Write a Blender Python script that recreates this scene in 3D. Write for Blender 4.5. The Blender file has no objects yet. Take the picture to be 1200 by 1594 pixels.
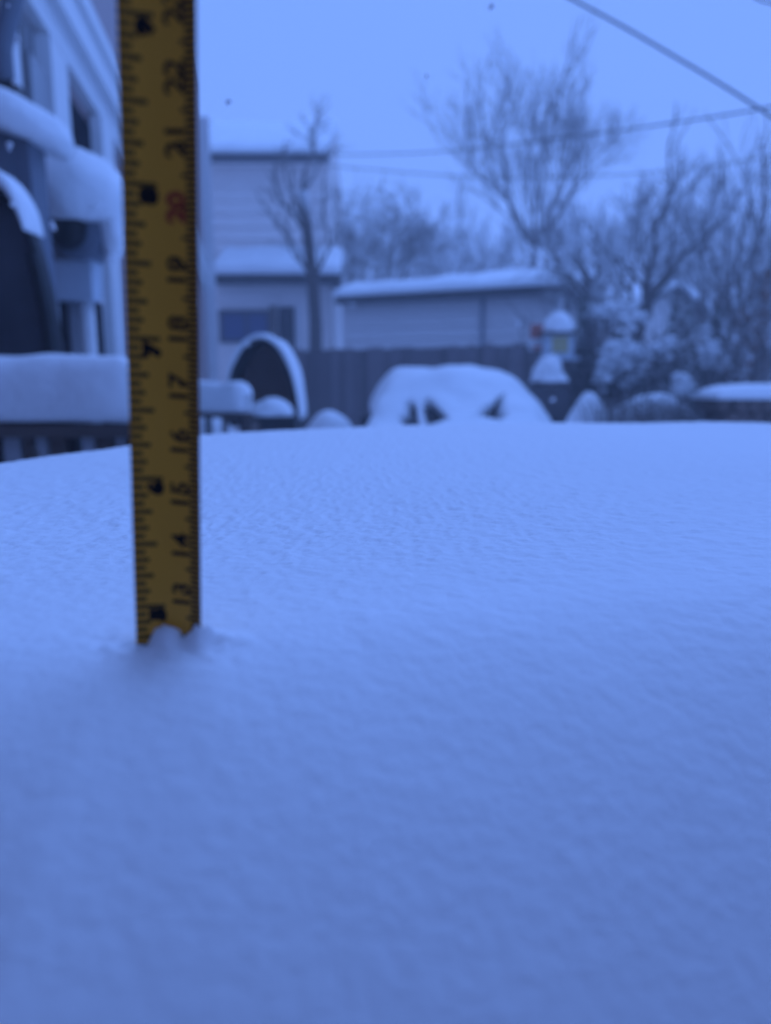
import bpy, math, random
import numpy as np
from mathutils import Vector, Matrix

# ------------------------------------------------------------------ camera, sky, sun, exposure
sc = bpy.context.scene
EYE = 1.35                       # lens height over the yard
FPX = 1130.0                     # focal length in photograph pixels (1200 x 1594)
PITCH = math.radians(10.0)       # looking slightly down
cam_d = bpy.data.cameras.new('camera')
cam = bpy.data.objects.new('camera', cam_d)
sc.collection.objects.link(cam)
cam.location = (0, 0, EYE)
cam.rotation_euler = (math.radians(90) - PITCH, 0, 0)
cam_d.sensor_fit = 'VERTICAL'
cam_d.sensor_height = 24.0
cam_d.lens = FPX / 1594 * 24.0
cam_d.clip_start = 0.005
cam_d.clip_end = 2000
cam_d.dof.use_dof = True
cam_d.dof.focus_distance = 0.245
cam_d.dof.aperture_fstop = cam_d.lens / 3.15
sc.camera = cam

SUN_EL, SUN_AZ = math.radians(52), math.radians(12)
w = bpy.data.worlds.new('World'); sc.world = w; w.use_nodes = True
nt = w.node_tree; nt.nodes.clear()
out = nt.nodes.new('ShaderNodeOutputWorld'); bg = nt.nodes.new('ShaderNodeBackground')
sky = nt.nodes.new('ShaderNodeTexSky'); sky.sky_type = 'NISHITA'; sky.sun_disc = False
sky.sun_elevation = SUN_EL; sky.sun_rotation = SUN_AZ
mul = nt.nodes.new('ShaderNodeMix'); mul.data_type = 'RGBA'; mul.inputs[0].default_value = 0.97
mul.inputs[7].default_value = (1.92, 3.82, 10.6, 1)      # even blue-hour overcast
nt.links.new(sky.outputs[0], mul.inputs[6])
nt.links.new(mul.outputs[2], bg.inputs[0]); bg.inputs[1].default_value = 0.095
nt.links.new(bg.outputs[0], out.inputs[0])

sun_d = bpy.data.lights.new('sun', 'SUN'); sun_d.energy = 1.2; sun_d.angle = math.radians(60)
sun_d.color = (0.20, 0.38, 1.0)
sun = bpy.data.objects.new('sun', sun_d); sc.collection.objects.link(sun)
sun.location = (0, 5, 12)
d = Vector((math.sin(SUN_AZ) * math.cos(SUN_EL), math.cos(SUN_AZ) * math.cos(SUN_EL), math.sin(SUN_EL)))
sun.rotation_euler = d.to_track_quat('Z', 'Y').to_euler()

sc.view_settings.view_transform = 'Standard'; sc.view_settings.look = 'None'
sc.view_settings.exposure = 0.17; sc.view_settings.gamma = 1.0
sc.render.engine = 'CYCLES'
try:
    sc.cycles.use_denoising = True
    sc.cycles.max_bounces = 6; sc.cycles.diffuse_bounces = 4
    sc.cycles.volume_bounces = 2
except Exception:
    pass

# ------------------------------------------------------------------ helpers
random.seed(7); RNG = np.random.default_rng(7)
COL = sc.collection
CP, SP = math.cos(PITCH), math.sin(PITCH)

def pix(px, py, Y):
    """point where the view ray of a photograph pixel crosses the distance Y"""
    a = (px - 600) / FPX; b = (797 - py) / FPX
    v = Vector((a, CP + b * SP, -SP + b * CP))
    v *= Y / v.y
    return Vector((v.x, v.y, v.z + EYE))

def topix(p):
    x, y, z = p[0], p[1], p[2] - EYE
    dd = y * CP - z * SP; u = y * SP + z * CP
    return 600 + FPX * x / dd, 797 - FPX * u / dd

TAB = RNG.random((256, 256))
def vnoise(x, y):
    x = np.asarray(x, float); y = np.asarray(y, float)
    xi = np.floor(x).astype(int); yi = np.floor(y).astype(int)
    fx = x - xi; fy = y - yi
    fx = fx * fx * fx * (fx * (fx * 6 - 15) + 10); fy = fy * fy * fy * (fy * (fy * 6 - 15) + 10)
    a = TAB[xi % 256, yi % 256]; b = TAB[(xi + 1) % 256, yi % 256]
    c = TAB[xi % 256, (yi + 1) % 256]; e = TAB[(xi + 1) % 256, (yi + 1) % 256]
    return (a * (1 - fx) + b * fx) * (1 - fy) + (c * (1 - fx) + e * fx) * fy - 0.5
def fbm(x, y, o=4, g=0.5):
    s = 0; a = 1.0; f = 1.0
    for k in range(o):
        cr, sr = math.cos(.65 + 1.1 * k), math.sin(.65 + 1.1 * k)
        s = s + a * vnoise((x * cr - y * sr) * f + 17.3 * k + 200, (x * sr + y * cr) * f + 5.1 * k + 200); a *= g; f *= 2.03
    return s

class MB:
    def __init__(self): self.v = []; self.f = []
    def add(self, vs, fs):
        n = len(self.v); self.v += [tuple(p) for p in vs]; self.f += [tuple(i + n for i in q) for q in fs]; return self
    def box(self, c, s, rot=None, taper=1.0):
        c = Vector(c); vs = []
        for z in (-.5, .5):
            t = taper if z > 0 else 1
            for x, y in ((-.5, -.5), (.5, -.5), (.5, .5), (-.5, .5)):
                p = Vector((x * s[0] * t, y * s[1] * t, z * s[2]))
                if rot is not None: p = rot @ p
                vs.append(c + p)
        return self.add(vs, [(3, 2, 1, 0), (4, 5, 6, 7), (0, 1, 5, 4), (1, 2, 6, 5), (2, 3, 7, 6), (3, 0, 4, 7)])
    def prism(self, quad, off):
        """polygon swept by the vector off"""
        off = Vector(off); q = [Vector(p) for p in quad]; n = len(q)
        vs = q + [p + off for p in q]
        fs = [tuple(range(n - 1, -1, -1)), tuple(range(n, 2 * n))]
        fs += [(i, (i + 1) % n, n + (i + 1) % n, n + i) for i in range(n)]
        return self.add(vs, fs)
    def tube(self, pts, rads, n=6, cap=True):
        pts = [Vector(p) for p in pts]
        if not hasattr(rads, '__len__'): rads = [rads] * len(pts)
        rings = []
        for i, p in enumerate(pts):
            t = (pts[min(i + 1, len(pts) - 1)] - pts[max(i - 1, 0)])
            if t.length < 1e-9: t = Vector((0, 0, 1))
            t.normalize()
            a = t.cross(Vector((0, 0, 1)) if abs(t.z) < .9 else Vector((1, 0, 0))); a.normalize(); b = t.cross(a)
            rings.append([p + (a * math.cos(2 * math.pi * k / n) + b * math.sin(2 * math.pi * k / n)) * rads[i] for k in range(n)])
        vs = [q for r in rings for q in r]; fs = []
        for i in range(len(rings) - 1):
            for k in range(n):
                fs.append((i * n + k, i * n + (k + 1) % n, (i + 1) * n + (k + 1) % n, (i + 1) * n + k))
        if cap:
            fs.append(tuple(range(n - 1, -1, -1))); m = (len(rings) - 1) * n; fs.append(tuple(range(m, m + n)))
        return self.add(vs, fs)
    def blob(self, c, r, seed=0, amp=.18, freq=2.2, nu=28, nv=16, flat=None, rot=None):
        """lumpy rounded mass; flat = level (in -1..1) under which it is cut flat"""
        c = Vector(c); vs = []; fs = []
        for j in range(nv + 1):
            th = math.pi * j / nv
            for i in range(nu):
                ph = 2 * math.pi * i / nu
                x, y, z = math.sin(th) * math.cos(ph), math.sin(th) * math.sin(ph), math.cos(th)
                k = 1 + amp * 2 * float(fbm(np.array(x * freq + seed * 3.7 + z * 1.3), np.array(y * freq + seed * 1.9 - z * 1.7), 3))
                p = Vector((x * r[0] * k, y * r[1] * k, z * r[2] * k))
                if flat is not None and p.z < flat * r[2]: p.z = flat * r[2] + .04 * (p.z - flat * r[2])
                if rot is not None: p = rot @ p
                vs.append(c + p)
        for j in range(nv):
            for i in range(nu):
                a = j * nu + i; b = j * nu + (i + 1) % nu
                fs.append((a, a + nu, b + nu, b))
        return self.add(vs, fs)
    def build(self, name, mat, parent=None, smooth=False):
        me = bpy.data.meshes.new(name); me.from_pydata(self.v, [], self.f); me.update()
        me.materials.append(mat)
        if smooth: me.polygons.foreach_set('use_smooth', [True] * len(me.polygons))
        o = bpy.data.objects.new(name, me); COL.objects.link(o)
        if parent is not None: o.parent = parent
        return o

def tag(o, label=None, cat=None, group=None, kind=None):
    if label: o['label'] = label
    if cat: o['category'] = cat
    if group: o['group'] = group
    if kind: o['kind'] = kind
    return o
def thing(name, label, cat, group=None):
    o = bpy.data.objects.new(name, None); COL.objects.link(o); o.empty_display_size = .1
    return tag(o, label, cat, group)
def base_at(root, loc):
    """put the Empty at the thing's foot and keep its parts where they are"""
    root.location = loc
    for ch in root.children: ch.matrix_parent_inverse = Matrix.Translation(-Vector(loc))
def piece(name, me, parent, loc=(0, 0, 0), rot=None):
    o = bpy.data.objects.new(name, me); COL.objects.link(o); o.parent = parent
    o.location = loc
    if rot is not None: o.rotation_euler = rot
    return o

# ------------------------------------------------------------------ materials
def mat(name, col, rough=.7, var=.12, scale=6.0, bump=.0, bscale=60, spec=.3, metal=0, snow=None, stretch=None):
    """base colour with uneven tone; snow=(lo,hi): snow lying on upward faces"""
    m = bpy.data.materials.new(name); m.use_nodes = True
    n = m.node_tree.nodes; l = m.node_tree.links; p = n['Principled BSDF']
    p.inputs['Roughness'].default_value = rough; p.inputs['Specular IOR Level'].default_value = spec
    p.inputs['Metallic'].default_value = metal
    tc = n.new('ShaderNodeTexCoord'); no = n.new('ShaderNodeTexNoise'); no.inputs['Scale'].default_value = scale
    no.inputs['Detail'].default_value = 5
    src = tc.outputs['Object']
    if stretch:
        mp = n.new('ShaderNodeMapping'); mp.inputs['Scale'].default_value = stretch
        l.new(src, mp.inputs[0]); src = mp.outputs[0]
    l.new(src, no.inputs['Vector'])
    mx = n.new('ShaderNodeMix'); mx.data_type = 'RGBA'
    mx.inputs[6].default_value = (*[max(0, c * (1 - var)) for c in col], 1)
    mx.inputs[7].default_value = (*[min(1, c * (1 + var)) for c in col], 1)
    l.new(no.outputs[0], mx.inputs[0]); colout = mx.outputs[2]
    if snow:
        g = n.new('ShaderNodeNewGeometry'); sx = n.new('ShaderNodeSeparateXYZ'); l.new(g.outputs['Normal'], sx.inputs[0])
        mr = n.new('ShaderNodeMapRange'); mr.inputs[1].default_value = snow[0]; mr.inputs[2].default_value = snow[1]
        l.new(sx.outputs[2], mr.inputs[0])
        m2 = n.new('ShaderNodeMix'); m2.data_type = 'RGBA'; m2.inputs[7].default_value = (.86, .88, .9, 1)
        l.new(mr.outputs[0], m2.inputs[0]); l.new(colout, m2.inputs[6]); colout = m2.outputs[2]
    l.new(colout, p.inputs['Base Color'])
    if bump:
        b2 = n.new('ShaderNodeTexNoise'); b2.inputs['Scale'].default_value = bscale; b2.inputs['Detail'].default_value = 6
        l.new(src, b2.inputs['Vector'])
        bp = n.new('ShaderNodeBump'); bp.inputs['Strength'].default_value = bump; bp.inputs['Distance'].default_value = .5 / bscale
        l.new(b2.outputs[0], bp.inputs['Height']); l.new(bp.outputs[0], p.inputs['Normal'])
    return m

M = {}
M['snow'] = mat('fresh_snow', (.88, .9, .92), .75, .02, 30, .3, 320, .15)
M['snow_far'] = mat('soft_snow', (.88, .9, .92), .8, .03, 3, .4, 25, .1)
M['siding'] = mat('mauve_siding', (.36, .27, .27), .6, .1, 2, .2, 40, stretch=(1, 1, 6))
M['trim'] = mat('white_trim', (.74, .75, .76), .5, .05, 3)
M['greytrim'] = mat('grey_paint', (.34, .35, .37), .55, .1, 3)
M['recess'] = mat('painted_recess_shade', (.20, .205, .22), .6, .1, 3)  # darker grey puts the shade of the porch recess into the panel colour
M['void'] = mat('painted_dark_interior', (.016, .017, .024), .95, .1, 3, spec=0)  # matte near-black stands for the dark interior behind the door, without reflections
M['pale'] = mat('pale_siding', (.86, .79, .76), .6, .1, 2, .2, 40, stretch=(1, 1, 6))
M['pale2'] = mat('light_grey_siding', (.74, .70, .69), .6, .1, 2, .2, 40, stretch=(1, 1, 6))
M['darkroof'] = mat('dark_fascia', (.055, .055, .065), .6, .2, 4)
M['shingle'] = mat('asphalt_shingle', (.08, .08, .085), .9, .25, 20, .4, 80)
M['glass'] = mat('dark_glass', (.012, .014, .02), .3, .1, 2, spec=.12)
M['blueglass'] = mat('blue_reflection_glass', (.05, .075, .18), .3, .2, 2, spec=.2)  # blue reflection in the panes is put into their base colour
M['wood'] = mat('weathered_wood', (.17, .145, .15), .85, .35, 5, .4, 60, stretch=(6, 6, .6))
M['darkwood'] = mat('dark_stained_wood', (.11, .085, .075), .8, .3, 6, .3, 60)
M['navy'] = mat('dark_blue_paint', (.15, .17, .21), .45, .1, 3)
M['black'] = mat('black_plastic', (.015, .015, .017), .5, .1, 5)
M['wicker'] = mat('dark_brown_wicker', (.20, .125, .105), .8, .4, 40, .5, 120)
M['nearpanel'] = mat('dark_navy_cloth', (.085, .085, .10), .8, .5, 4)
M['bark'] = mat('snowy_bark', (.10, .085, .08), .9, .3, 10, .5, 50, snow=(.35, .8))
M['twig'] = mat('snow_dusted_twigs', (.13, .11, .105), .9, .25, 10, snow=(.25, .7))
M['twigpale'] = mat('snow_laden_twigs', (.16, .14, .14), .9, .25, 10, snow=(-.25, .35))
M['twighalf'] = mat('half_snowed_twigs', (.13, .11, .105), .9, .25, 10, snow=(-.1, .5))
M['twigdark'] = mat('dark_twigs', (.085, .07, .07), .9, .3, 10, snow=(.5, .9))
M['leaf'] = mat('evergreen_leaves', (.05, .065, .045), .7, .3, 12, snow=(.65, .98))
M['deadleaf'] = mat('dry_brown_leaves', (.17, .085, .06), .8, .3, 12, snow=(.7, 1.0))
M['carpaint'] = mat('dark_car_paint', (.02, .022, .027), .4, .1, 3, spec=.15)
M['tyre'] = mat('rubber', (.02, .02, .02), .9, .1, 20)
M['metal'] = mat('dull_metal', (.4, .41, .42), .4, .1, 10, metal=.8)
M['bin'] = mat('charcoal_bin_plastic', (.085, .075, .08), .6, .15, 4)
M['yellowlabel'] = mat('yellow_green_panel', (.46, .40, .20), .6, .1, 10)
M['bluewhite'] = mat('pale_blue_paint', (.5, .56, .62), .6, .1, 8)
M['red'] = mat('red_paint', (.46, .15, .11), .55, .1, 10)
M['cable'] = mat('black_cable', (.05, .05, .055), .6, .1, 10)
M['tape'] = mat('yellow_tape_enamel', (.78, .355, .040), .38, .06, 90, spec=.25)
M['tick'] = mat('olive_black_ink', (.10, .058, .012), .5, .15, 300)
M['ink'] = mat('black_ink', (.014, .010, .007), .5, .15, 200)
M['inkblack'] = mat('bold_black_ink', (.006, .005, .006), .5, .1, 200)
M['inkred'] = mat('red_ink', (.36, .045, .022), .5, .1, 200)
M['tapeback'] = mat('steel_tape_edge', (.22, .12, .13), .4, .1, 80)
M['log'] = mat('split_log', (.14, .10, .085), .9, .35, 14, .4, 40)

# ------------------------------------------------------------------ ground
gx = np.concatenate([-np.geomspace(250, 12, 18), np.linspace(-10, 10, 60), np.geomspace(12, 250, 18)])
gy = np.concatenate([-np.geomspace(120, 6, 12), np.linspace(-4, 24, 80), np.geomspace(26, 300, 20)])
X, Yg = np.meshgrid(gx, gy); Z = .10 * fbm(X * .45, Yg * .45, 3) + .03 * fbm(X * 2, Yg * 2, 2)
nx, ny = len(gx), len(gy)
g = MB(); g.v = list(map(tuple, np.stack([X, Yg, Z], -1).reshape(-1, 3).tolist()))
g.f = [(j * nx + i, j * nx + i + 1, (j + 1) * nx + i + 1, (j + 1) * nx + i) for j in range(ny - 1) for i in range(nx - 1)]
tag(g.build('ground', M['snow_far'], smooth=True), kind='structure')

# ------------------------------------------------------------------ the near snow bank
IN = .0254
D0 = 5.59 * IN                   # lens-to-tape depth at the 5 inch mark, from the tape's half-inch width
def campt(px, py, dep):
    a = (px - 600) / FPX * dep; b = (797 - py) / FPX * dep
    return Vector((a, dep * CP + b * SP, EYE - dep * SP + b * CP))
T5 = campt(264.5, 944, D0); T9 = campt(247.5, 25, D0 * (1 - 4 * .044))
TU = (T9 - T5) / 4.0             # one inch along the blade
def tape_pt(inch): return T5 + TU * (inch - 5)
FOOT = tape_pt(4.76)
ZS = FOOT.z - .0005
poly = np.array([(-.41, -.30), (-.385, .42), (-.285, .80), (-.06, 1.05), (.26, 1.14), (.58, 1.06), (.86, .78), (.95, -.30), (.4, -.36)])
def sdf(x, y):
    d = np.full(x.shape, 1e9); inside = np.zeros(x.shape, bool); n = len(poly)
    for i in range(n):
        a = poly[i]; b = poly[(i + 1) % n]; e = b - a
        t = np.clip(((x - a[0]) * e[0] + (y - a[1]) * e[1]) / (e @ e), 0, 1)
        d = np.minimum(d, np.hypot(x - a[0] - t * e[0], y - a[1] - t * e[1]))
        c = ((a[1] > y) != (b[1] > y)) & (x < (b[0] - a[0]) * (y - a[1]) / (b[1] - a[1] + 1e-12) + a[0])
        inside ^= c
    return np.where(inside, d, -d)
def graded(lo, hi, c0, c1, fine, grow, cap):
    r = [c0]
    while r[-1] < c1: r.append(r[-1] + fine)
    st = fine
    while r[-1] < hi: st = min(cap, st * grow); r.append(r[-1] + st)
    l = [c0]; st = fine
    while l[-1] > lo: st = min(cap, st * grow); l.append(l[-1] - st)
    return np.array(l[:0:-1] + r)
xs = graded(-.62, 1.25, -.11, .03, .0009, 1.012, .0042)
ys = graded(-.62, 1.42, .105, .175, .0009, 1.011, .0038)
X, Yg = np.meshgrid(xs, ys)
wob = .03 * fbm(X * 5, Yg * 5, 2)
sd = sdf(X, Yg) + wob
R = .13
q = np.clip(1 - sd / R, 0, 1)
round_ = .085 * (1 - np.sqrt(np.clip(1 - q ** 2, 0, 1)))
side = np.clip(-sd, 0, None) * 8.5
near = np.clip(.158 - Yg + .28 * np.clip(X, -.05, .2), 0, None)  # bank shaped to slope down towards the lens, darkening the close snow
H = ZS - round_ - side - 7.2 * near ** 2
H += .006 * (fbm(X * 6 + 3, Yg * 6, 1) - fbm(np.array(FOOT.x * 6 + 3), np.array(FOOT.y * 6), 1))
far_w = np.clip((Yg - .12) / .15, 0.06, 1)
H += .0004 * vnoise(X * 75 + 4, Yg * 75) * np.clip((.24 - Yg) / .1, 0, 1)
H += .0002 * far_w * fbm(X * 42, Yg * 42, 2)
H += .00018 * far_w * fbm(X * 130, Yg * 130, 2)
gr = fbm(X * 330 + 9, Yg * 330, 3, .6)
H += far_w * .0011 * gr + .0006 * far_w * np.clip(vnoise(X * 210 + 50, Yg * 210) - .22, 0, 1) * 3
# clumps pushed up in front of the blade, with a small gap at its left corner
dx_, dy_ = X - FOOT.x, Yg - FOOT.y
for (ox, oy, rr, hh) in ((-.0014, -.0030, .0021, .0034), (.0008, -.0034, .0019, .0030), (.0030, -.0028, .0014, .0014), (.0056, -.0030, .0017, .0046),
                         (.0072, -.0010, .0022, .0042), (-.0052, -.003, .0018, -.0014), (.0100, .003, .004, .002), (-.0010, -.0070, .0024, .0010)):
    H += .68 * hh * np.exp(-((dx_ - ox) ** 2 / rr ** 2 + (dy_ - oy * .5) ** 2 / .0019 ** 2))
H += .0030 * fbm(X * 560 + 7, Yg * 560 + 3, 2, .6) * np.exp(-(dx_ ** 2 / .012 ** 2 + (dy_ + .001) ** 2 / .0045 ** 2))
H -= .0008 * np.exp(-((X - FOOT.x + .006) ** 2 + (Yg - FOOT.y + .008) ** 2) / .007 ** 2)
H = np.maximum(H, -.10)
nx, ny = len(xs), len(ys)
me = bpy.data.meshes.new('snow_bank')
V = np.stack([X, Yg, H], -1).reshape(-1, 3)
ii = (np.arange(ny - 1)[:, None] * nx + np.arange(nx - 1)[None, :]).reshape(-1)
F = np.stack([ii, ii + 1, ii + nx + 1, ii + nx], -1)
low = (H.reshape(-1)[F] <= -.0999).all(1); F = F[~low]
me.vertices.add(len(V)); me.vertices.foreach_set('co', V.reshape(-1))
me.loops.add(F.size); me.loops.foreach_set('vertex_index', F.reshape(-1).astype(np.int32))
me.polygons.add(len(F)); me.polygons.foreach_set('loop_start', np.arange(0, F.size, 4, dtype=np.int32))
me.polygons.foreach_set('loop_total', np.full(len(F), 4, dtype=np.int32))
me.polygons.foreach_set('use_smooth', np.ones(len(F), bool))
me.update(calc_edges=True); me.validate()
me.materials.append(M['snow'])
bank = bpy.data.objects.new('snow_bank', me); COL.objects.link(bank)
tag(bank, 'deep bank of fresh snow that the yellow tape measure is pushed into', 'snow bank')

# ------------------------------------------------------------------ tape measure
tape = thing('tape_measure', 'yellow steel tape measure blade standing upright in the snow bank', 'tape measure')
ua = TU.normalized()
ux = Vector((1, 0, 0)); ux = (ux - ua * ux.dot(ua)).normalized(); un = ux.cross(ua)      # un: away from the printed face? fixed below
if un.y > 0: un = -un                                                                    # towards the lens
WID = .0127
def surf(t, inch, lift=0.0):
    """point of the blade, t = -0.5..0.5 across; the printed face is slightly hollow"""
    return tape_pt(inch) + ux * (t * WID) + un * (.0013 * (4 * t * t) + lift)
b = MB(); NS, NI = 14, 60; I0, I1 = -.02, 12.6
for k, lift in ((0, 0.0), (1, -.00014)):
    vs = [surf(-.5 + i / NS, I0 + (I1 - I0) * j / NI, lift) for j in range(NI + 1) for i in range(NS + 1)]
    fs = [(j * (NS + 1) + i, j * (NS + 1) + i + 1, (j + 1) * (NS + 1) + i + 1, (j + 1) * (NS + 1) + i) for j in range(NI) for i in range(NS)]
    b.add(vs, fs)
n1 = (NS + 1) * (NI + 1)
for j in range(NI):
    for i in (0, NS):
        a = j * (NS + 1) + i; b.f.append((a, a + NS + 1, a + NS + 1 + n1, a + n1))
b.build('blade', M['tape'], tape, True)
def tick(mb, t0, t1, inch, thick):
    h = thick / 2 / IN; n = 4
    vs = [surf(t0 + (t1 - t0) * i / n, inch + s * h, .00004) for s in (-1, 1) for i in range(n + 1)]
    mb.add(vs, [(i, i + 1, n + 2 + i, n + 1 + i) for i in range(n)])
im, cm = MB(), MB()
for k in range(int(4 * 16), int(12.4 * 16)):
    L = {0: .43, 8: .33, 4: .27, 12: .27}.get(k % 16, .215 if k % 2 == 0 else .16)
    tick(im, -.492, -.5 + L, k / 16, .00082)
for k in range(105, 312):
    L = .31 if k % 10 == 0 else (.235 if k % 5 == 0 else .165)
    tick(cm, .5 - L, .485, k / 10 / 2.54, .00062)
tag(im.build('inch_scale', M['tick'], tape), kind='stuff')
tag(cm.build('millimetre_scale', M['ink'], tape), kind='stuff')
em = MB(); vs = []
for j in range(NI + 1):
    for t in (.488, .5): vs.append(surf(t, I0 + (I1 - I0) * j / NI, .00006))
em.add(vs, [(2 * j, 2 * j + 1, 2 * j + 3, 2 * j + 2) for j in range(NI)]); em.build('dark_edge', M['tapeback'], tape)  # darker purplish strip along the right edge
def numeral(txt, inch, t, height, m, bold=0.0, squash=1.0):
    cu = bpy.data.curves.new('numeral', 'FONT'); cu.body = txt; cu.align_x = 'CENTER'; cu.align_y = 'CENTER'; cu.size = 1.0
    cu.offset = bold; cu.resolution_u = 3
    ob = bpy.data.objects.new('tmp', cu); COL.objects.link(ob)
    dg = bpy.context.evaluated_depsgraph_get(); dg.update()
    me = bpy.data.meshes.new_from_object(ob.evaluated_get(dg)); bpy.data.objects.remove(ob); bpy.data.curves.remove(cu)
    co = np.empty(len(me.vertices) * 3); me.vertices.foreach_get('co', co); co = co.reshape(-1, 3)
    ymin, ymax = co[:, 1].min(), co[:, 1].max(); xm = (co[:, 0].min() + co[:, 0].max()) / 2
    s = height / (ymax - ymin)
    new = [surf(t - ((c[1] - (ymin + ymax) / 2) * s) / WID, inch + (c[0] - xm) * s * squash / IN, .00006) for c in co]
    me.vertices.foreach_set('co', np.array([tuple(p) for p in new]).reshape(-1))
    me.update(); me.materials.clear(); me.materials.append(m); me.name = 'numeral'
    o = bpy.data.objects.new('numeral', me); COL.objects.link(o); o.parent = tape
for c in range(11, 31):
    numeral(str(c), c / 2.54 - .005, .185, .0036, M['inkred'] if c % 10 == 0 else M['ink'], .022 if c % 10 else .05, 1.12)
for i in range(4, 12):
    numeral(str(i), i - .068, -.178, .0033, M['inkblack'], .11, 1.25)

# ------------------------------------------------------------------ left house
HU = Vector((-.164, 1, 0)).normalized(); HN = Vector((HU.y, -HU.x, 0))        # along the wall, out of the wall
H0 = Vector((-1.2, 0, 0))
def hp(s, n, z): return H0 + HU * s + HN * n + Vector((0, 0, z))
def hs(px):                      # distance along the wall seen at photograph column px
    k = (px - 600) / FPX; return 1.2 / (-(k) - .164) / HU.y * 1.0
HROT = Matrix((HU, HN, Vector((0, 0, 1)))).transposed()
S0, S1 = -4.0, hs(327)
def hbox(mb, s0, s1, n0, n1, z0, z1):
    return mb.box(hp((s0 + s1) / 2, (n0 + n1) / 2, (z0 + z1) / 2), (abs(s1 - s0), abs(n1 - n0), z1 - z0), HROT)
house = thing('siding_house', 'tall house with mauve lap siding, white frieze band and snowy porch', 'house')
ZB0, ZB1, ZT = 3.29, 3.92, 7.0
hbox(MB(), S0, S1, -6, -.03, -.1, ZT - .05).build('wall', M['siding'], house)
def openings(z):                 # spans of the wall left free of siding at height z
    o = []
    if z < 3.28: o += [(hs(38), hs(112)), (hs(124), hs(186))]
    return o
pl_cache = {}
z = .1
while z < ZT - .1:
    if not (ZB0 - .16 < z < ZB1 + .0):
        spans = [(S0, S1 - .01)]
        for (a, c) in openings(z):
            nsp = []
            for (p0, p1) in spans:
                if c <= p0 or a >= p1: nsp.append((p0, p1)); continue
                if a > p0: nsp.append((p0, a))
                if c < p1: nsp.append((c, p1))
            spans = nsp
        for (p0, p1) in spans:
            key = (round(p0, 3), round(p1, 3))
            if key not in pl_cache:
                mb = MB(); mb.prism([(p0, -.03, 0), (p0, .022, 0), (p0, .006, .165), (p0, -.03, .165)], (p1 - p0, 0, 0))
                me = bpy.data.meshes.new('siding_board'); me.from_pydata(mb.v, [], mb.f); me.materials.append(M['siding']); pl_cache[key] = me
            o = piece('siding_board', pl_cache[key], house, H0 + Vector((0, 0, z)), (0, 0, math.atan2(HU.y, HU.x)))
    z += .16
# frieze: stepped bands with a bright drip moulding
fr = MB(); hbox(fr, S0, S1 + .02, -.03, .05, ZB0, ZB1 - .12); fr.build('frieze_board', M['trim'], house)
mo = MB(); hbox(mo, S0, S1 + .02, -.03, .11, ZB0 + .18, ZB0 + .30); mo.build('moulding', M['trim'], house)
mo = MB(); hbox(mo, S0, S1 + .02, -.03, .085, ZB1 - .119, ZB1); mo.build('moulding', M['trim'], house)
# porch recess: flat panel toned as shade, posts, ceiling line, door
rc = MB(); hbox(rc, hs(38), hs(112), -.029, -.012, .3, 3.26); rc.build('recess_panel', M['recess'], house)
for (a, c, mm, n1) in ((38, 45, 'black', .02), (46, 58, 'trim', .07), (62, 66, 'black', .02), (70, 77, 'darkroof', .03), (79, 103, 'greytrim', .05), (104, 127, 'trim', .075)):
    p = MB(); hbox(p, hs(a), hs(c), -.011, n1, .2, 3.24 if a != 79 else 3.02); p.build('door_post' if mm != 'black' else 'painted_gap_strip', M[mm], house)  # solid black strips stand in for the dark gaps between posts
dr = MB(); hbox(dr, hs(128), hs(174), -.029, -.005, .25, 3.18); door = dr.build('door', M['void'], house)
p = MB(); hbox(p, hs(175), hs(192), -.011, .07, .2, 3.26); p.build('door_casing', M['trim'], house)
p = MB(); hbox(p, hs(128), hs(174), -.004, .02, 1.45, 1.5); p.build('glazing_bar', M['black'], door)
cb = MB(); hbox(cb, S1 - .02, S1 + .10, -.05, .24, -.1, ZT - .45); cb.build('corner_board', M['trim'], house)
# windows further along the wall, mostly behind the tape
for s in (9.0, 11.6):
    wf = MB(); hbox(wf, s, s + 1.1, .0, .06, 1.3, 2.7); o = wf.build('window', M['trim'], house)
    wp = MB(); hbox(wp, s + .1, s + 1.0, .061, .066, 1.4, 2.6); wp.build('pane', M['glass'], o)
ds = MB(); sdn = hs(22)
ds.tube([hp(sdn, .10, 5.9), hp(sdn, .10, 3.85), hp(sdn, .16, 3.7), hp(sdn, .16, 3.0), hp(sdn + .02, .09, 2.8), hp(sdn + .02, .09, .2)], .045, 8)
dso = ds.build('downspout', M['navy'], house, True)
for zz in (2.62, 2.2, 3.45):
    c = MB(); c.box(hp(sdn + .02, .05 if zz < 3 else .09, zz), (.12, .2, .06), HROT); c.build('bracket', M['black'], dso)
rf = MB(); rf.prism([hp(S0, .03, ZT), hp(S0, .03, ZT + .12), hp(S0, -3, ZT + 2.0), hp(S0, -6.3, ZT + .12), hp(S0, -6.3, ZT)], HU * (S1 + .04 - S0))
rf.build('roof', M['shingle'], house)
# unseen wing added behind the lens to shade the close snow and tape
wg = MB(); hbox(wg, -4.0, -1.55, .0, 5.2, -.1, 3.2); wg.build('added_shade_wing', M['siding'], house)
base_at(house, hp(2, 0, 0))

# ------------------------------------------------------------------ snow-capped fittings beside the porch
def cap(name, label, mb, m='snow_far'):
    return tag(mb.build(name, M[m], None, True), label, 'snow')

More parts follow.
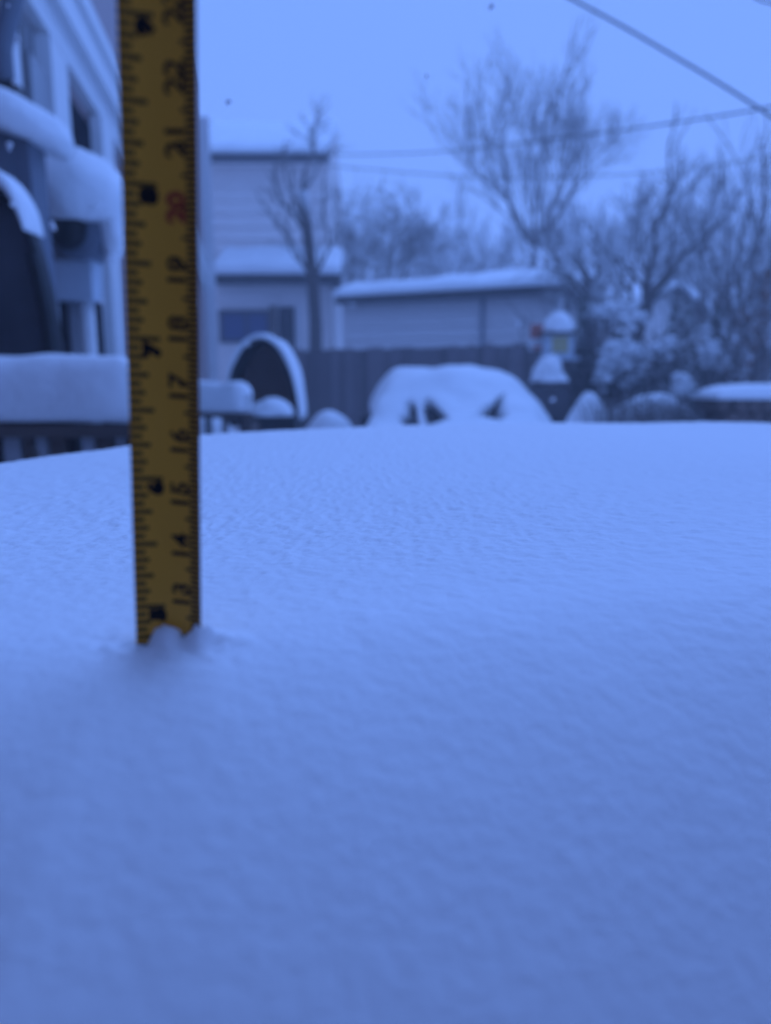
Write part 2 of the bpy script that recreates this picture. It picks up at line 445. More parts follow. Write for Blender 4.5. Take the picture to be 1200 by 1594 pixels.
cab = thing('utility_cabinet', 'dark blue metal utility cabinet fixed beside the porch of the siding house', 'cabinet')
Yc = 2.75
c0 = pix(-60, 185, Yc); c1 = pix(38, 185, Yc); c2 = pix(44, 600, Yc)
bx = MB(); bx.box(((c0.x + c1.x) / 2, Yc + .08, (c1.z + c2.z) / 2), (c1.x - c0.x, .13, c1.z - c2.z)); bx.build('housing', M['navy'], cab)
dp = MB(); dp.box(((c0.x + c1.x) / 2 - .02, Yc + .012, (c1.z + c2.z) / 2 - .02), (c1.x - c0.x - .08, .02, c1.z - c2.z - .1)); ddd = dp.build('door', M['navy'], cab)
hd = MB(); hd.box((c1.x - .07, Yc - .012, c2.z + .45), (.02, .025, .09)); hd.build('handle', M['metal'], ddd)
lg = MB(); lg.box(((c0.x + c1.x) / 2, Yc + .08, c2.z / 2), (c1.x - c0.x - .06, .1, c2.z)); lg.build('plinth', M['greytrim'], cab)
base_at(cab, ((c0.x + c1.x) / 2, Yc + .08, 0))
sn = MB(); pc = pix(-18, 178, Yc); sn.blob((pc.x, Yc + .11, pc.z + .0), (.27, .19, .105), 3, .10, 1.5, 36, 18, flat=-.35, rot=Matrix.Rotation(.30, 3, 'Y'))
cap('cabinet_snow', 'thick rounded snow cap on top of the dark blue utility cabinet', sn)

ln = thing('utility_meter', 'round utility meter with conduits almost buried under a big snow lump', 'meter')
Yl = 3.25
q1 = pix(112, 352, Yl); q2 = pix(60, 380, Yl)
MB().tube([(q1.x, Yl + .02, q1.z), (q1.x, Yl + .06, q1.z), (q1.x, Yl + .2, q1.z)], [.115, .13, .13], 24).build('meter_body', M['navy'], ln, True)
MB().tube([(q1.x - .03, Yl - .03, q1.z - .01), (q1.x - .03, Yl + .019, q1.z - .01)], [.07, .085], 20).build('meter_glass', M['black'], ln, True)
qb = pix(98, 432, Yl); MB().box((qb.x - .01, Yl + .14, qb.z), (.2, .12, .17), taper=1.05).build('junction_box', M['bluewhite'], ln)
MB().box((q2.x - .10, Yl + .22, q2.z - .02), (.30, .06, .42)).build('back_plate', M['greytrim'], ln)
for cx_, rr_, mm_ in ((76, .022, 'black'), (92, .03, 'greytrim'), (112, .034, 'trim')):
    qc = pix(cx_, 465, Yl); MB().tube([(qc.x, Yl + .15, qb.z - .07), (qc.x, Yl + .15, .05)], rr_, 10).build('conduit', M[mm_], ln, True)
base_at(ln, (q2.x, Yl + .14, 0))
sn = MB(); pc = pix(112, 292, Yl); sn.blob((pc.x, Yl + .12, pc.z - .02), (.205, .22, .20), 11, .10, 1.6, 36, 20, flat=-.55)
for (qx, qy, qs) in ((72, 318, .035), (96, 312, .05), (124, 310, .045), (146, 322, .05)):
    pc = pix(qx, qy, Yl); sn.blob((pc.x, Yl + .0, pc.z), (qs * 1.3, qs, qs * .8), int(qx), .25, 1.8, 14, 9)
pc = pix(165, 345, Yl); sn.blob((pc.x, Yl + .10, pc.z), (.06, .09, .14), 5, .12, 1.6, 20, 12)
pc = pix(62, 260, Yl); sn.blob((pc.x, Yl + .14, pc.z), (.11, .15, .15), 6, .12, 1.6, 20, 12)
pc = pix(162, 397, Yl); sn.blob((pc.x, Yl + .08, pc.z), (.028, .03, .026), 8, .1, 1.6, 14, 10)
cap('snow_lump', 'bulging snow lump hanging over the round utility meter', sn)

# ------------------------------------------------------------------ porch railings and their snow
def railing(label, snowlabel, pxs, Y0, Y1, pyt, pyb, nb, mats):
    a = pix(pxs[0], (pyt[0] + pyb[0]) / 2, Y0); c = pix(pxs[1], (pyt[1] + pyb[1]) / 2, Y1)
    ta, ba = pix(pxs[0], pyt[0], Y0).z, pix(pxs[0], pyb[0], Y0).z
    tc_, bc = pix(pxs[1], pyt[1], Y1).z, pix(pxs[1], pyb[1], Y1).z
    r = thing('porch_railing', label, 'railing')
    zr = min(ba, bc)
    dirv = Vector((c.x - a.x, c.y - a.y, 0)); L = dirv.length; dirv.normalize(); nn = Vector((-dirv.y, dirv.x, 0))
    rot = Matrix((dirv, nn, Vector((0, 0, 1)))).transposed()
    mid = Vector(((a.x + c.x) / 2, (a.y + c.y) / 2, 0))
    MB().box(mid + Vector((0, 0, zr - .01)), (L, .09, .035), rot).build('handrail', M['darkwood'], r)
    MB().box(mid + Vector((0, 0, .22)), (L, .06, .05), rot).build('bottom_rail', M['greytrim'], r)
    for k in range(nb):
        t = (k + .5) / nb; p = Vector((a.x + (c.x - a.x) * t, a.y + (c.y - a.y) * t, 0))
        wdt = random.choice((.022, .03, .045))
        MB().box(p + Vector((0, 0, (zr - .03 + .24) / 2)), (wdt, .03, zr - .03 - .24), rot).build('baluster', M[mats[k % len(mats)]], r)
    for p in (a, c):
        MB().box(Vector((p.x, p.y, zr / 2 - .02)), (.085, .085, zr - .05), rot).build('post', M['darkwood'], r)
    base_at(r, (mid.x, mid.y, 0))
    # snow loaf on the handrail
    s = MB(); n = 60; m = 16; vs = []; fs = []
    for i in range(n + 1):
        t = i / n; e = min(1, min(t, 1 - t) * L / .10 + .02); e = math.sqrt(max(0, 1 - (1 - e) ** 2))
        px_ = a.x + (c.x - a.x) * t; py_ = a.y + (c.y - a.y) * t
        h = ((ta - ba) * (1 - t) + (tc_ - bc) * t)
        for k in range(m):
            th = 2 * math.pi * k / m; cc, ss = math.cos(th), math.sin(th)
            cc = math.copysign(abs(cc) ** .7, cc); ss = math.copysign(abs(ss) ** .75, ss)
            no = 1 + .22 * float(fbm(np.array(t * L * 6 + 2), np.array(th * .8), 2)); wd = .085 * e * no
            zz = zr + .012 + h / 2 + ss * h / 2 * (e if ss > 0 else 1) * (no if ss > 0 else 1)
            o_ = Vector((px_, py_, 0)) + nn * (cc * wd); vs.append((o_.x, o_.y, zz))
    for i in range(n):
        for k in range(m): fs.append((i * m + k, i * m + (k + 1) % m, (i + 1) * m + (k + 1) % m, (i + 1) * m + k))
    fs.append(tuple(range(m))); fs.append(tuple(n * m + k for k in range(m - 1, -1, -1)))
    s.add(vs, fs); cap('rail_snow', snowlabel, s)
railing('grey porch railing with thin balusters next to the utility cabinet', 'long thick loaf of snow along the railing beside the utility cabinet',
        (-70, 245), 2.0, 2.0, (562, 550), (664, 655), 13, ['greytrim', 'darkwood', 'black', 'greytrim', 'darkwood'])
railing('short dark porch railing beside the arched chair at the house corner', 'short loaf of snow on the railing beside the far arched chair',
        (262, 388), 5.4, 5.0, (594, 588), (642, 636), 5, ['black', 'darkwood'])

# ------------------------------------------------------------------ arched hooded garden chairs
def hooded_chair(label, snowlabel, seatlabel, pxc, halfw, pyt, pyb, Y, depth, uend=.98):
    r = thing('hooded_chair', label, 'garden chair', 'arched hooded garden chairs')
    ctop = pix(pxc, pyt, Y); cb_ = pix(pxc, pyb, Y)
    hw = halfw / FPX * Y; zt = ctop.z; zb = max(.35, cb_.z); cx = ctop.x
    def arch(u, sc_=1.0, lift=0.0):
        th = math.pi * (1 - u); c_, s_ = math.cos(th), math.sin(th)
        ww = hw * (1 + .10 * (1 - s_)) * sc_ + lift
        return Vector((cx + c_ * ww + .05 * hw, 0, zb + (zt - zb) * (abs(s_) ** .80) * sc_ + lift * s_))
    n = 28; mb = MB(); vs = []
    for yy in (0, depth):
        for sc_ in (1.0, .955):
            for i in range(n + 1): p = arch(i / n, sc_); vs.append((p.x, Y + yy, p.z))
    fs = []; k = n + 1
    for i in range(n):
        fs += [(i, i + 1, 2 * k + i + 1, 2 * k + i), (k + i + 1, k + i, 3 * k + i, 3 * k + i + 1), (i + 1, i, k + i, k + i + 1), (2 * k + i, 2 * k + i + 1, 3 * k + i + 1, 3 * k + i)]
    mb.add(vs, fs); mb.build('hood', M['black'], r, True)
    bk = MB(); ring = [arch(i / n, .955) for i in range(n + 1)]
    bk.prism([(p.x, Y + depth - .03, p.z) for p in ring], (0, .025, 0)); bk.build('back_panel', M['wicker' if Y > 4 else 'nearpanel'], r)
    zseat = min(zb + .02, .62)
    MB().box((cx, Y + depth / 2, zseat), (hw * 1.8, depth, .10)).build('seat', M['wicker'], r)
    cu = MB(); cu.blob((cx, Y + depth * .6, zseat + .30), (hw * .7, .06, .26), 2, .05, 1, 20, 12); cu.build('back_cushion', M['darkwood'], r, True)
    for sx in (-1, 1):
        for yy in (.05, depth - .05):
            MB().box((cx + sx * hw * .82, Y + yy, zseat / 2 - .03), (.05, .05, zseat - .04), taper=1.2).build('leg', M['black'], r)
        MB().tube([arch(.5 + sx * .47, .99) + Vector((0, Y - .012, 0)), arch(.5 + sx * .36, .985) + Vector((0, Y - .014, 0)), arch(.5 + sx * .26, .985) + Vector((0, Y - .012, 0))], .016, 6).build('hood_rim', M['black'], r)
    base_at(r, (cx, Y + depth / 2, 0))
    s = MB(); vs = []; m = 40; d0, d1 = -.035, depth + .02
    for j, lift in enumerate((.004, 1)):
        for yy in np.linspace(d0, d1, 7):
            for i in range(m + 1):
                u = .10 + (uend - .10) * i / m
                e = math.sin(math.pi * min(1, max(0, (u - .09) / (uend - .08)))) ** (.45 if uend > .9 else .8) * (1 - .35 * abs((yy - depth / 2) / (depth / 2 + .04)) ** 3)
                th_ = .058 * Y / 6 if Y > 4 else .06
                l_ = .003 if j == 0 else max(.004, th_ * e * (1 + .5 * float(fbm(np.array(u * 9), np.array(yy * 5), 2))))
                p = arch(u, 1.0, l_); vs.append((p.x, Y + yy, p.z))
    k = m + 1; blk = 7 * k; fs = []
    for j in range(6):
        for i in range(m):
            a = j * k + i; fs += [(a, a + 1, a + k + 1, a + k), (blk + a + k, blk + a + k + 1, blk + a + 1, blk + a)]
    for i in range(m):
        fs += [(i + 1, i, blk + i, blk + i + 1), (6 * k + i, 6 * k + i + 1, blk + 6 * k + i + 1, blk + 6 * k + i)]
    for j in range(6):
        fs += [(j * k, (j + 1) * k, blk + (j + 1) * k, blk + j * k), ((j + 1) * k + m, j * k + m, blk + j * k + m, blk + (j + 1) * k + m)]
    s.add(vs, fs); cap('hood_snow', snowlabel, s)
    return cx, zseat, hw
hooded_chair('arched dark hooded garden chair standing by the wooden fence', 'curved strip of snow on the arched chair hood by the fence', '', 402, 52, 527, 668, 6.0, .5)
hooded_chair('arched dark hooded garden chair behind the porch railing near the utility cabinet', 'curved strip of snow on the arched chair hood near the utility cabinet', '', -8, 62, 290, 660, 2.2, .07, .72)
sn = MB(); p = pix(425, 640, 5.75); sn.blob((p.x, 5.75, p.z - .01), (.155, .14, .12), 4, .12, 1.5, 30, 16, flat=-.55)
cap('seat_snow', 'rounded heap of snow lying in front of the arched chair by the fence', sn)
blk = thing('planter_box', 'low black planter box under the heap of snow by the arched chair', 'planter')
p = pix(428, 660, 5.75); MB().box((p.x, 5.75, (p.z + .04) / 2), (.33, .26, p.z + .04), taper=1.1).build('box', M['black'], blk)
MB().box((p.x, 5.75, p.z + .05), (.36, .29, .03)).build('rim', M['black'], blk); base_at(blk, (p.x, 5.75, 0))

def mound(label, px, py, hwpx, Y, seed, tall=None, name='snow_mound'):
    p = pix(px, py, Y); hw = hwpx / FPX * Y
    s = MB(); s.blob((p.x, Y, 0), (hw, hw * .9, p.z), seed, .05, 1.4, 36, 20, flat=-.03)
    return tag(s.build(name, M['snow_far'], None, True), label, 'snow')
mound('smooth low snow mound between the arched chair and the snowy car', 515, 640, 62, 8.2, 3)
mound('sloping snow drift at the foot of the siding house corner', 318, 634, 85, 5.6, 9)
mound('small snow mound between the wheeled bin and the hedge', 915, 622, 50, 7.2, 5)
mound('broad snow drift in front of the garden shrubs', 1010, 617, 110, 8.0, 7)

# ------------------------------------------------------------------ house behind with the porch roof
h2 = thing('clapboard_house', 'pale two storey clapboard house with dark eaves behind the fence', 'house')
Yw = 19.0
xl = pix(300, 300, Yw).x; xr = pix(512, 300, Yw).x; ze = pix(400, 262, Yw).z
MB().box(((xl + xr) / 2, Yw + 3, ze / 2), (xr - xl, 6, ze)).build('wall', M['pale'], h2)
mb = MB(); mb.prism([(xl, 0, 0), (xl, -.06, 0), (xl, -.008, .3), (xl, 0, .3)], (xr - xl, 0, 0))
sbm = bpy.data.meshes.new('siding_board'); sbm.from_pydata(mb.v, [], mb.f); sbm.materials.append(M['pale'])
z = 0.0
while z < ze - .3: piece('siding_board', sbm, h2, (0, Yw - .001, z)); z += .305
zr = pix(400, 188, Yw + 3).z
MB().prism([(xl - .1, Yw - .45, ze + .02), (xl - .1, Yw - .45, ze + .20), (xl - .1, Yw + 3, zr - .18), (xl - .1, Yw + 6.45, ze + .2), (xl - .1, Yw + 6.45, ze + .02)], (xr - xl + .10, 0, 0)).build('roof', M['pale'], h2)
MB().box(((xl + xr) / 2, Yw - .47, ze + .10), (xr - xl + .12, .04, .22)).build('fascia', M['darkroof'], h2)
Yp = 17.5
pl, pr = pix(330, 430, Yp).x, pix(528, 430, Yp).x; zpe = pix(430, 437, Yp).z; zpt = pix(430, 396, Yw).z
MB().prism([(pl, Yp, zpe), (pl, Yp, zpe + .12), (pl, Yw - .03, zpt), (pl, Yw - .03, zpe)], (pr - pl, 0, 0)).build('porch_roof', M['shingle'], h2)
MB().box(((pl + pr) / 2, Yp - .03, zpe + .02), (pr - pl, .05, .22)).build('porch_fascia', M['black'], h2)
Yv = 17.95
MB().box(((pl + pr) / 2 - .1, Yv + .5, zpe / 2), (pr - pl - .3, .98, zpe - .01)).build('porch_wall', M['pale'], h2)
def rect(px0, py0, px1, py1, Y, th, name, m, parent):
    a = pix(px0, py0, Y); c = pix(px1, py1, Y)
    return MB().box(((a.x + c.x) / 2, Y, (a.z + c.z) / 2), (c.x - a.x, th, a.z - c.z)).build(name, m, parent)
wf = rect(340, 482, 422, 534, Yv - .03, .05, 'window', M['darkroof'], h2)
rect(347, 489, 382, 528, Yv - .062, .01, 'pane', M['blueglass'], wf); rect(385, 489, 416, 528, Yv - .062, .01, 'pane', M['blueglass'], wf)
rect(420, 476, 431, 545, Yv - .12, .12, 'porch_post', M['darkwood'], h2)
dd2 = rect(433, 478, 461, 640, Yv - .03, .05, 'door', M['glass'], h2); rect(462, 476, 468, 640, Yv - .03, .06, 'door_casing', M['trim'], h2)
base_at(h2, ((xl + xr) / 2, Yw, 0))
def slab(name, label, a0, a1, b0, b1, thick, seed=1, n=50, m=12, lumps=.25):
    """snow lying on a sloped roof: a0-a1 the eave, b0-b1 the ridge, rounded at the eave"""
    a0, a1, b0, b1 = map(Vector, (a0, a1, b0, b1)); nor = (a1 - a0).cross(b0 - a0).normalized()
    if nor.z < 0: nor = -nor
    s = MB(); vs = []
    for lay in (0, 1):
        for j in range(m + 1):
            for i in range(n + 1):
                u, v = i / n, j / m
                p = (a0 * (1 - u) + a1 * u) * (1 - v) + (b0 * (1 - u) + b1 * u) * v
                if lay:
                    e = min(1, min(v * (b0 - a0).length, u * (a1 - a0).length + .03, (1 - u) * (a1 - a0).length + .03) / thick)
                    e = math.sqrt(max(0, 1 - (1 - e) ** 2)); e = .25 + .75 * e
                    p = p + nor * thick * e * (1 + lumps * 2 * float(fbm(np.array(u * 7 + seed), np.array(v * 3 + seed), 3)))
                vs.append(p)
    k = n + 1; B = k * (m + 1); fs = []
    for j in range(m):
        for i in range(n):
            a = j * k + i; fs += [(a + k, a + k + 1, a + 1, a), (B + a, B + a + 1, B + a + k + 1, B + a + k)]
    for i in range(n): fs += [(i, i + 1, B + i + 1, B + i), (m * k + i + 1, m * k + i, B + m * k + i, B + m * k + i + 1)]
    for j in range(m): fs += [((j + 1) * k, j * k, B + j * k, B + (j + 1) * k), (j * k + n, (j + 1) * k + n, B + (j + 1) * k + n, B + j * k + n)]
    s.add(vs, fs); return cap(name, label, s)
slab('roof_snow', 'snow blanket on the high roof of the clapboard house', (xl - .1, Yw - .5, ze + .215), (xr + .04, Yw - .5, ze + .215), (xl - .1, Yw + 3, zr - .165), (xr + .02, Yw + 3, zr - .165), .16, 2)
slab('roof_snow', 'snow blanket on the low porch roof of the clapboard house', (pl, Yp - .08, zpe + .14), (pr + .04, Yp - .08, zpe + .14), (pl, Yw - .05, zpt + .015), (pr + .02, Yw - .05, zpt + .015), .17, 5)

# ------------------------------------------------------------------ garage
gl = pix(523, 466, 17.2); gr_ = pix(893, 446, 14.9); zg = (gl.z + gr_.z) / 2
gd = Vector((gr_.x - gl.x, gr_.y - gl.y, 0)); GL = gd.length; gd.normalize(); gn = Vector((-gd.y, gd.x, 0))
GR = Matrix((gd, gn, Vector((0, 0, 1)))).transposed(); gang = math.atan2(gd.y, gd.x)
def gp(s, n, z): return Vector((gl.x, gl.y, 0)) + gd * s + gn * n + Vector((0, 0, z))
ga = thing('garage', 'long low garage with light grey lap siding behind the fence', 'garage')
MB().box(gp(GL / 2 - .15, 2.3, zg / 2 - .05), (GL - .4, 4, zg - .1), GR).build('wall', M['pale2'], ga)
mb = MB(); mb.prism([(0, 0, 0), (0, -.05, 0), (0, -.008, .25), (0, 0, .25)], (GL - .4, 0, 0))
sbm = bpy.data.meshes.new('siding_board'); sbm.from_pydata(mb.v, [], mb.f); sbm.materials.append(M['pale2'])
z = .05
while z < zg - .27: piece('siding_board', sbm, ga, gp(.05, .298, z), (0, 0, gang)); z += .255
mb = MB(); mb.prism([gp(0, 0, zg - .02), gp(0, 0, zg + .06), gp(0, 2.3, zg + .50), gp(0, 4.6, zg + .06), gp(0, 4.6, zg - .02)], gd * GL); mb.build('roof', M['shingle'], ga)
MB().box(gp(GL / 2, -.02, zg - .01), (GL, .04, .20), GR).build('fascia', M['black'], ga)
MB().box(gp(GL - .15, .15, zg - .35), (.10, .09, .55), GR).build('eave_bracket', M['darkroof'], ga)
MB().tube([gp(GL * .64, .22, zg - .1), gp(GL * .64, .22, .1)], .045, 8).build('downspout', M['navy'], ga)
MB().box(gp(.06, .28, zg / 2), (.1, .05, zg - .1), GR).build('corner_board', M['pale2'], ga)
MB().box(gp(GL - .36, .28, zg / 2), (.1, .05, zg - .1), GR).build('corner_board', M['trim'], ga)
base_at(ga, gp(GL / 2, 2.3, 0))
slab('roof_snow', 'deep lumpy snow blanket on the low garage roof', gp(-.04, -.08, zg + .05), gp(GL + .05, -.08, zg + .05), gp(-.04, 2.3, zg + .515), gp(GL + .05, 2.3, zg + .515), .19, 3, 60, 14, .3)

# ------------------------------------------------------------------ board fence
fl = pix(452, 546, 13.6); fr_ = pix(905, 531, 10.7); zf = (fl.z + fr_.z) / 2
fd = Vector((fr_.x - fl.x, fr_.y - fl.y, 0)); FL = fd.length; fd.normalize(); fang = math.atan2(fd.y, fd.x); fn = Vector((-fd.y, fd.x, 0))
FR = Matrix((fd, fn, Vector((0, 0, 1)))).transposed()
def fp(s, n, z): return Vector((fl.x, fl.y, 0)) + fd * s + fn * n + Vector((0, 0, z))
fe = thing('board_fence', 'weathered grey fence of upright wooden boards in front of the garage', 'fence')
bw = .155; nb = int(FL / bw)
meshes = []
for k in range(5):
    m_ = MB(); hh = zf + random.uniform(-.02, .02); m_.prism([(-.072, 0, .03), (.072, 0, .03), (.072, 0, hh - .03), (.05, 0, hh), (-.05, 0, hh), (-.072, 0, hh - .03)], (0, .02, 0))
    me = bpy.data.meshes.new('board'); me.from_pydata(m_.v, [], m_.f)
    me.materials.append(mat('fence_wood', tuple(c * f for c, f in zip((.16, .135, .14), [(.75, .9, 1.0, 1.15, 1.3)[k]] * 3)), .9, .35, 5, .4, 60, snow=(.5, .9), stretch=(8, 8, .7))); meshes.append(me)
for k in range(nb): piece('board', random.choice(meshes), fe, fp((k + .5) * bw, random.uniform(-.006, .006), 0), (0, 0, fang))
for zz in (.35, zf - .3): MB().box(fp(FL / 2, .045, zz), (FL, .045, .09), FR).build('rail', M['wood'], fe)
for s in np.linspace(.1, FL - .1, 4): MB().box(fp(s, .12, zf / 2 - .05), (.1, .1, zf - .1), FR).build('post', M['wood'], fe)
base_at(fe, fp(FL / 2, 0, 0))

# ------------------------------------------------------------------ parked car under snow
car = thing('parked_car', 'dark parked car buried under thick snow in front of the fence', 'car')
CX, CY = pix(710, 600, 8.3).x, 6.15          # centre line, nose
ST = [  # y from nose, belt half width, belt z, roof half width, top z
    (0, .62, .55, .50, .62), (.12, .78, .62, .62, .72), (.5, .83, .70, .68, .80), (1.0, .85, .76, .70, .87), (1.28, .86, .80, .70, .92),
    (1.6, .86, .83, .66, 1.10), (1.95, .86, .85, .60, 1.32), (2.2, .86, .86, .57, 1.42), (2.7, .86, .87, .56, 1.45), (3.2, .85, .88, .56, 1.43),
    (3.6, .84, .88, .55, 1.30), (3.9, .83, .86, .58, 1.08), (4.05, .82, .84, .62, .97), (4.35, .78, .80, .62, .93), (4.45, .70, .70, .55, .80)]
STa = np.array(ST)
def sec(y, t, off=0.0):
    """t 0..1 from left belt over the top to the right belt"""
    bwid, bz, rw, tz = (np.interp(y, STa[:, 0], STa[:, k]) for k in (1, 2, 3, 4))
    u = abs(2 * t - 1); sgn = -1 if t < .5 else 1
    th = u * math.pi / 2; c_, s_ = math.cos(th), math.sin(th)
    tall = min(1.0, max(0.0, (tz - bz - .1) / .4)); ex = .80 - .18 * tall
    xx = bwid * (s_ ** (1.0 - .12 * tall)); xx = min(xx, rw + (bwid - rw) * 1.0 if u > .98 else xx)
    flat_ = min(1.0, u / .5); xx = (rw * flat_ * .9) if u < .5 else (rw * .9 + (bwid - rw * .9) * (math.sin((u - .5) * math.pi) ** .92))
    zz = tz - .07 * flat_ ** 2 - (0 if u < .5 else (tz - .07 - bz) * (1 - math.cos((u - .5) * math.pi)) ** .82)
    return Vector((CX + sgn * (xx + off * min(1, u / .5)), CY + y, zz + off * (1 if u < .5 else 1 - .75 * (u - .5) / .5)))
def loft(y0, y1, ny_, t0, t1, nt_, off):
    vs = [sec(y0 + (y1 - y0) * j / ny_, t0 + (t1 - t0) * i / nt_, off) for j in range(ny_ + 1) for i in range(nt_ + 1)]
    return vs, [(j * (nt_ + 1) + i, j * (nt_ + 1) + i + 1, (j + 1) * (nt_ + 1) + i + 1, (j + 1) * (nt_ + 1) + i) for j in range(ny_) for i in range(nt_)]
b = MB(); b.add(*loft(0, 4.45, 60, 0, 1, 40, 0))
vs = []; NB = 60
for j in range(NB + 1):
    y = 4.45 * j / NB; bwid = np.interp(y, STa[:, 0], STa[:, 1]); bz = np.interp(y, STa[:, 0], STa[:, 2])
    arch_ = max(0, .34 ** 2 - (y - .85) ** 2) ** .5 + max(0, .34 ** 2 - (y - 3.45) ** 2) ** .5
    zl = max(.2, .3 + arch_ - .0 if arch_ else .2)
    for sx in (-1, 1):
        vs += [(CX + sx * bwid, CY + y, bz), (CX + sx * (bwid + .03), CY + y, (bz + zl) / 2 + .03), (CX + sx * (bwid - .02), CY + y, zl)]
fs = []
for j in range(NB):
    for o_ in (0, 3):
        for k in (0, 1): a = j * 6 + o_ + k; fs.append((a, a + 1, a + 7, a + 6))
for e in (0, NB): fs.append((e * 6, e * 6 + 1, e * 6 + 2, e * 6 + 5, e * 6 + 4, e * 6 + 3))
b.add(vs, fs); b.build('body', M['carpaint'], car, True)
MB().add(*loft(1.30, 2.12, 10, .27, .73, 20, .006)).build('windshield', M['glass'], car, True)
MB().add(*loft(3.3, 3.95, 8, .27, .73, 20, .006)).build('rear_window', M['glass'], car, True)
for t0, t1 in ((.03, .2), (.8, .97)):
    MB().add(*loft(1.9, 2.6, 8, t0, t1, 5, .006)).build('side_window', M['glass'], car, True)
    MB().add(*loft(2.7, 3.4, 8, t0, t1, 5, .006)).build('side_window', M['glass'], car, True)
for sx in (-1, 1):
    for y in (.85, 3.45):
        wob_ = MB().tube([(CX + sx * .68, CY + y, .31), (CX + sx * .86, CY + y, .31)], .31, 24).build('wheel', M['tyre'], car, True)
        MB().tube([(CX + sx * .861, CY + y, .31), (CX + sx * .87, CY + y, .31)], .20, 16).build('rim', M['metal'], wob_)
    MB().box((CX + sx * .60, CY + .05, .60), (.28, .12, .12)).build('headlight', M['bluewhite'], car)
    MB().blob((CX + sx * .98, CY + 1.75, .95), (.10, .07, .08), 1, .05, 1, 14, 10).build('mirror', M['carpaint'], car, True)
    MB().tube([sec(1.33, .5 + sx * .08, .02), sec(1.62, .5 + sx * .22, .02)], .012, 5).build('wiper', M['black'], car)
MB().box((CX, CY - .03, .42), (1.45, .12, .22)).build('bumper', M['carpaint'], car)
MB().box((CX, CY - .01, .60), (.8, .05, .1)).build('grille', M['black'], car)
base_at(car, (CX, CY + 2.2, 0))
holes = [[(612, 668), (622, 634), (628, 622), (642, 622), (648, 640), (654, 668)], [(648, 622), (668, 622), (682, 632), (702, 654), (702, 668), (664, 668)], [(716, 668), (736, 645), (756, 628), (770, 610), (790, 610), (784, 646), (768, 668)]]
def inpoly(x, y, P):
    c = False
    for i in range(len(P)):
        (x0, y0), (x1, y1) = P[i], P[i - 1]
        if (y0 > y) != (y1 > y) and x < (x1 - x0) * (y - y0) / (y1 - y0) + x0: c = not c
    return c
NY, NT = 230, 130
vs = []; drop = []
for lay in (0, 1):
    for j in range(NY + 1):
        for i in range(NT + 1):
            y = -.02 + 4.5 * j / NY; t = i / NT; yy = min(max(y, 0), 4.45)
            e = 1 + .35 * 2 * float(fbm(np.array(y * 2.2), np.array(t * 6), 2))
            edge = min(1, min(t, 1 - t) / .05)
            p = sec(yy, t, .012 if lay == 0 else .012 + (.115 * e) * edge)
            p.y = CY + y; vs.append(p)
B = (NY + 1) * (NT + 1); fs = []; keep = {}
for j in range(NY):
    for i in range(NT):
        a = j * (NT + 1) + i; q0 = vs[B + a]; y = -.02 + 4.5 * j / NY
        px_, py_ = topix(q0); jx = 9 * float(fbm(np.array(px_ * .09), np.array(py_ * .09), 2)); px_ += jx; py_ -= 2 - jx
        keep[(j, i)] = not (1.0 < y < 2.1 and any(inpoly(px_, py_, P) for P in holes))
for (j, i), kp in keep.items():
    if not kp: continue
    a = j * (NT + 1) + i; c_ = (a, a + 1, a + NT + 2, a + NT + 1)
    fs.append(tuple(B + k for k in c_)); fs.append(c_[::-1])
    for dj, di, e0, e1 in ((-1, 0, 0, 1), (0, 1, 1, 2), (1, 0, 2, 3), (0, -1, 3, 0)):
        if not keep.get((j + dj, i + di), False): fs.append((c_[e0], c_[e1], B + c_[e1], B + c_[e0]))
cs = MB(); cs.add(vs, fs); cap('car_snow', 'thick smooth snow blanket covering the parked car with dark windshield gaps', cs)

# ------------------------------------------------------------------ bin, feeder, sign
bn = thing('wheeled_bin', 'charcoal wheeled bin beside the snowy car, heaped with snow', 'bin')
Yb = 8.0; a = pix(826, 598, Yb); c = pix(888, 598, Yb); bwid = c.x - a.x; bcx = (a.x + c.x) / 2
MB().box((bcx, Yb + .25, a.z / 2 + .02), (bwid * .82, .42, a.z - .10), taper=1.2).build('body', M['bin'], bn)
ld = MB().box((bcx, Yb + .25, a.z + .0), (bwid * 1.03, .55, .05), taper=.94).build('lid', M['bin'], bn)
MB().tube([(bcx - bwid * .4, Yb + .55, a.z - .03), (bcx + bwid * .4, Yb + .55, a.z - .03)], .015, 6).build('handle', M['bin'], ld)
for sx in (-1, 1): MB().tube([(bcx + sx * bwid * .36, Yb + .44, .1), (bcx + sx * bwid * .45, Yb + .44, .1)], .1, 14).build('wheel', M['tyre'], bn)
base_at(bn, (bcx, Yb + .25, 0))
sn = MB(); sn.blob((bcx + .02, Yb + .25, a.z + .02), (bwid * .46, .25, .14), 6, .14, 1.6, 30, 16, flat=-.0); sn.blob((bcx + .03, Yb + .25, a.z + .13), (bwid * .36, .2, .19), 9, .14, 1.6, 30, 16)
cap('bin_snow', 'tall heap of snow piled on the charcoal bin lid', sn)
fdr = thing('bird_feeder', 'post mounted feeder box with yellow front panel behind the bin', 'bird feeder')
Yf = 8.55; f0 = pix(852, 521, Yf); f1 = pix(893, 556, Yf)
MB().box(((f0.x + f1.x) / 2, Yf + .14, (f0.z + f1.z) / 2), (f1.x - f0.x, .26, f0.z - f1.z)).build('box', M['bluewhite'], fdr)
pa = pix(860, 524, Yf); pb = pix(884, 549, Yf); MB().box(((pa.x + pb.x) / 2, Yf + .005, (pa.z + pb.z) / 2), (pb.x - pa.x, .012, pa.z - pb.z)).build('front_panel', M['yellowlabel'], fdr)
MB().box(((f0.x + f1.x) / 2, Yf + .14, f0.z + .02), (f1.x - f0.x + .06, .34, .04)).build('roof', M['darkwood'], fdr)
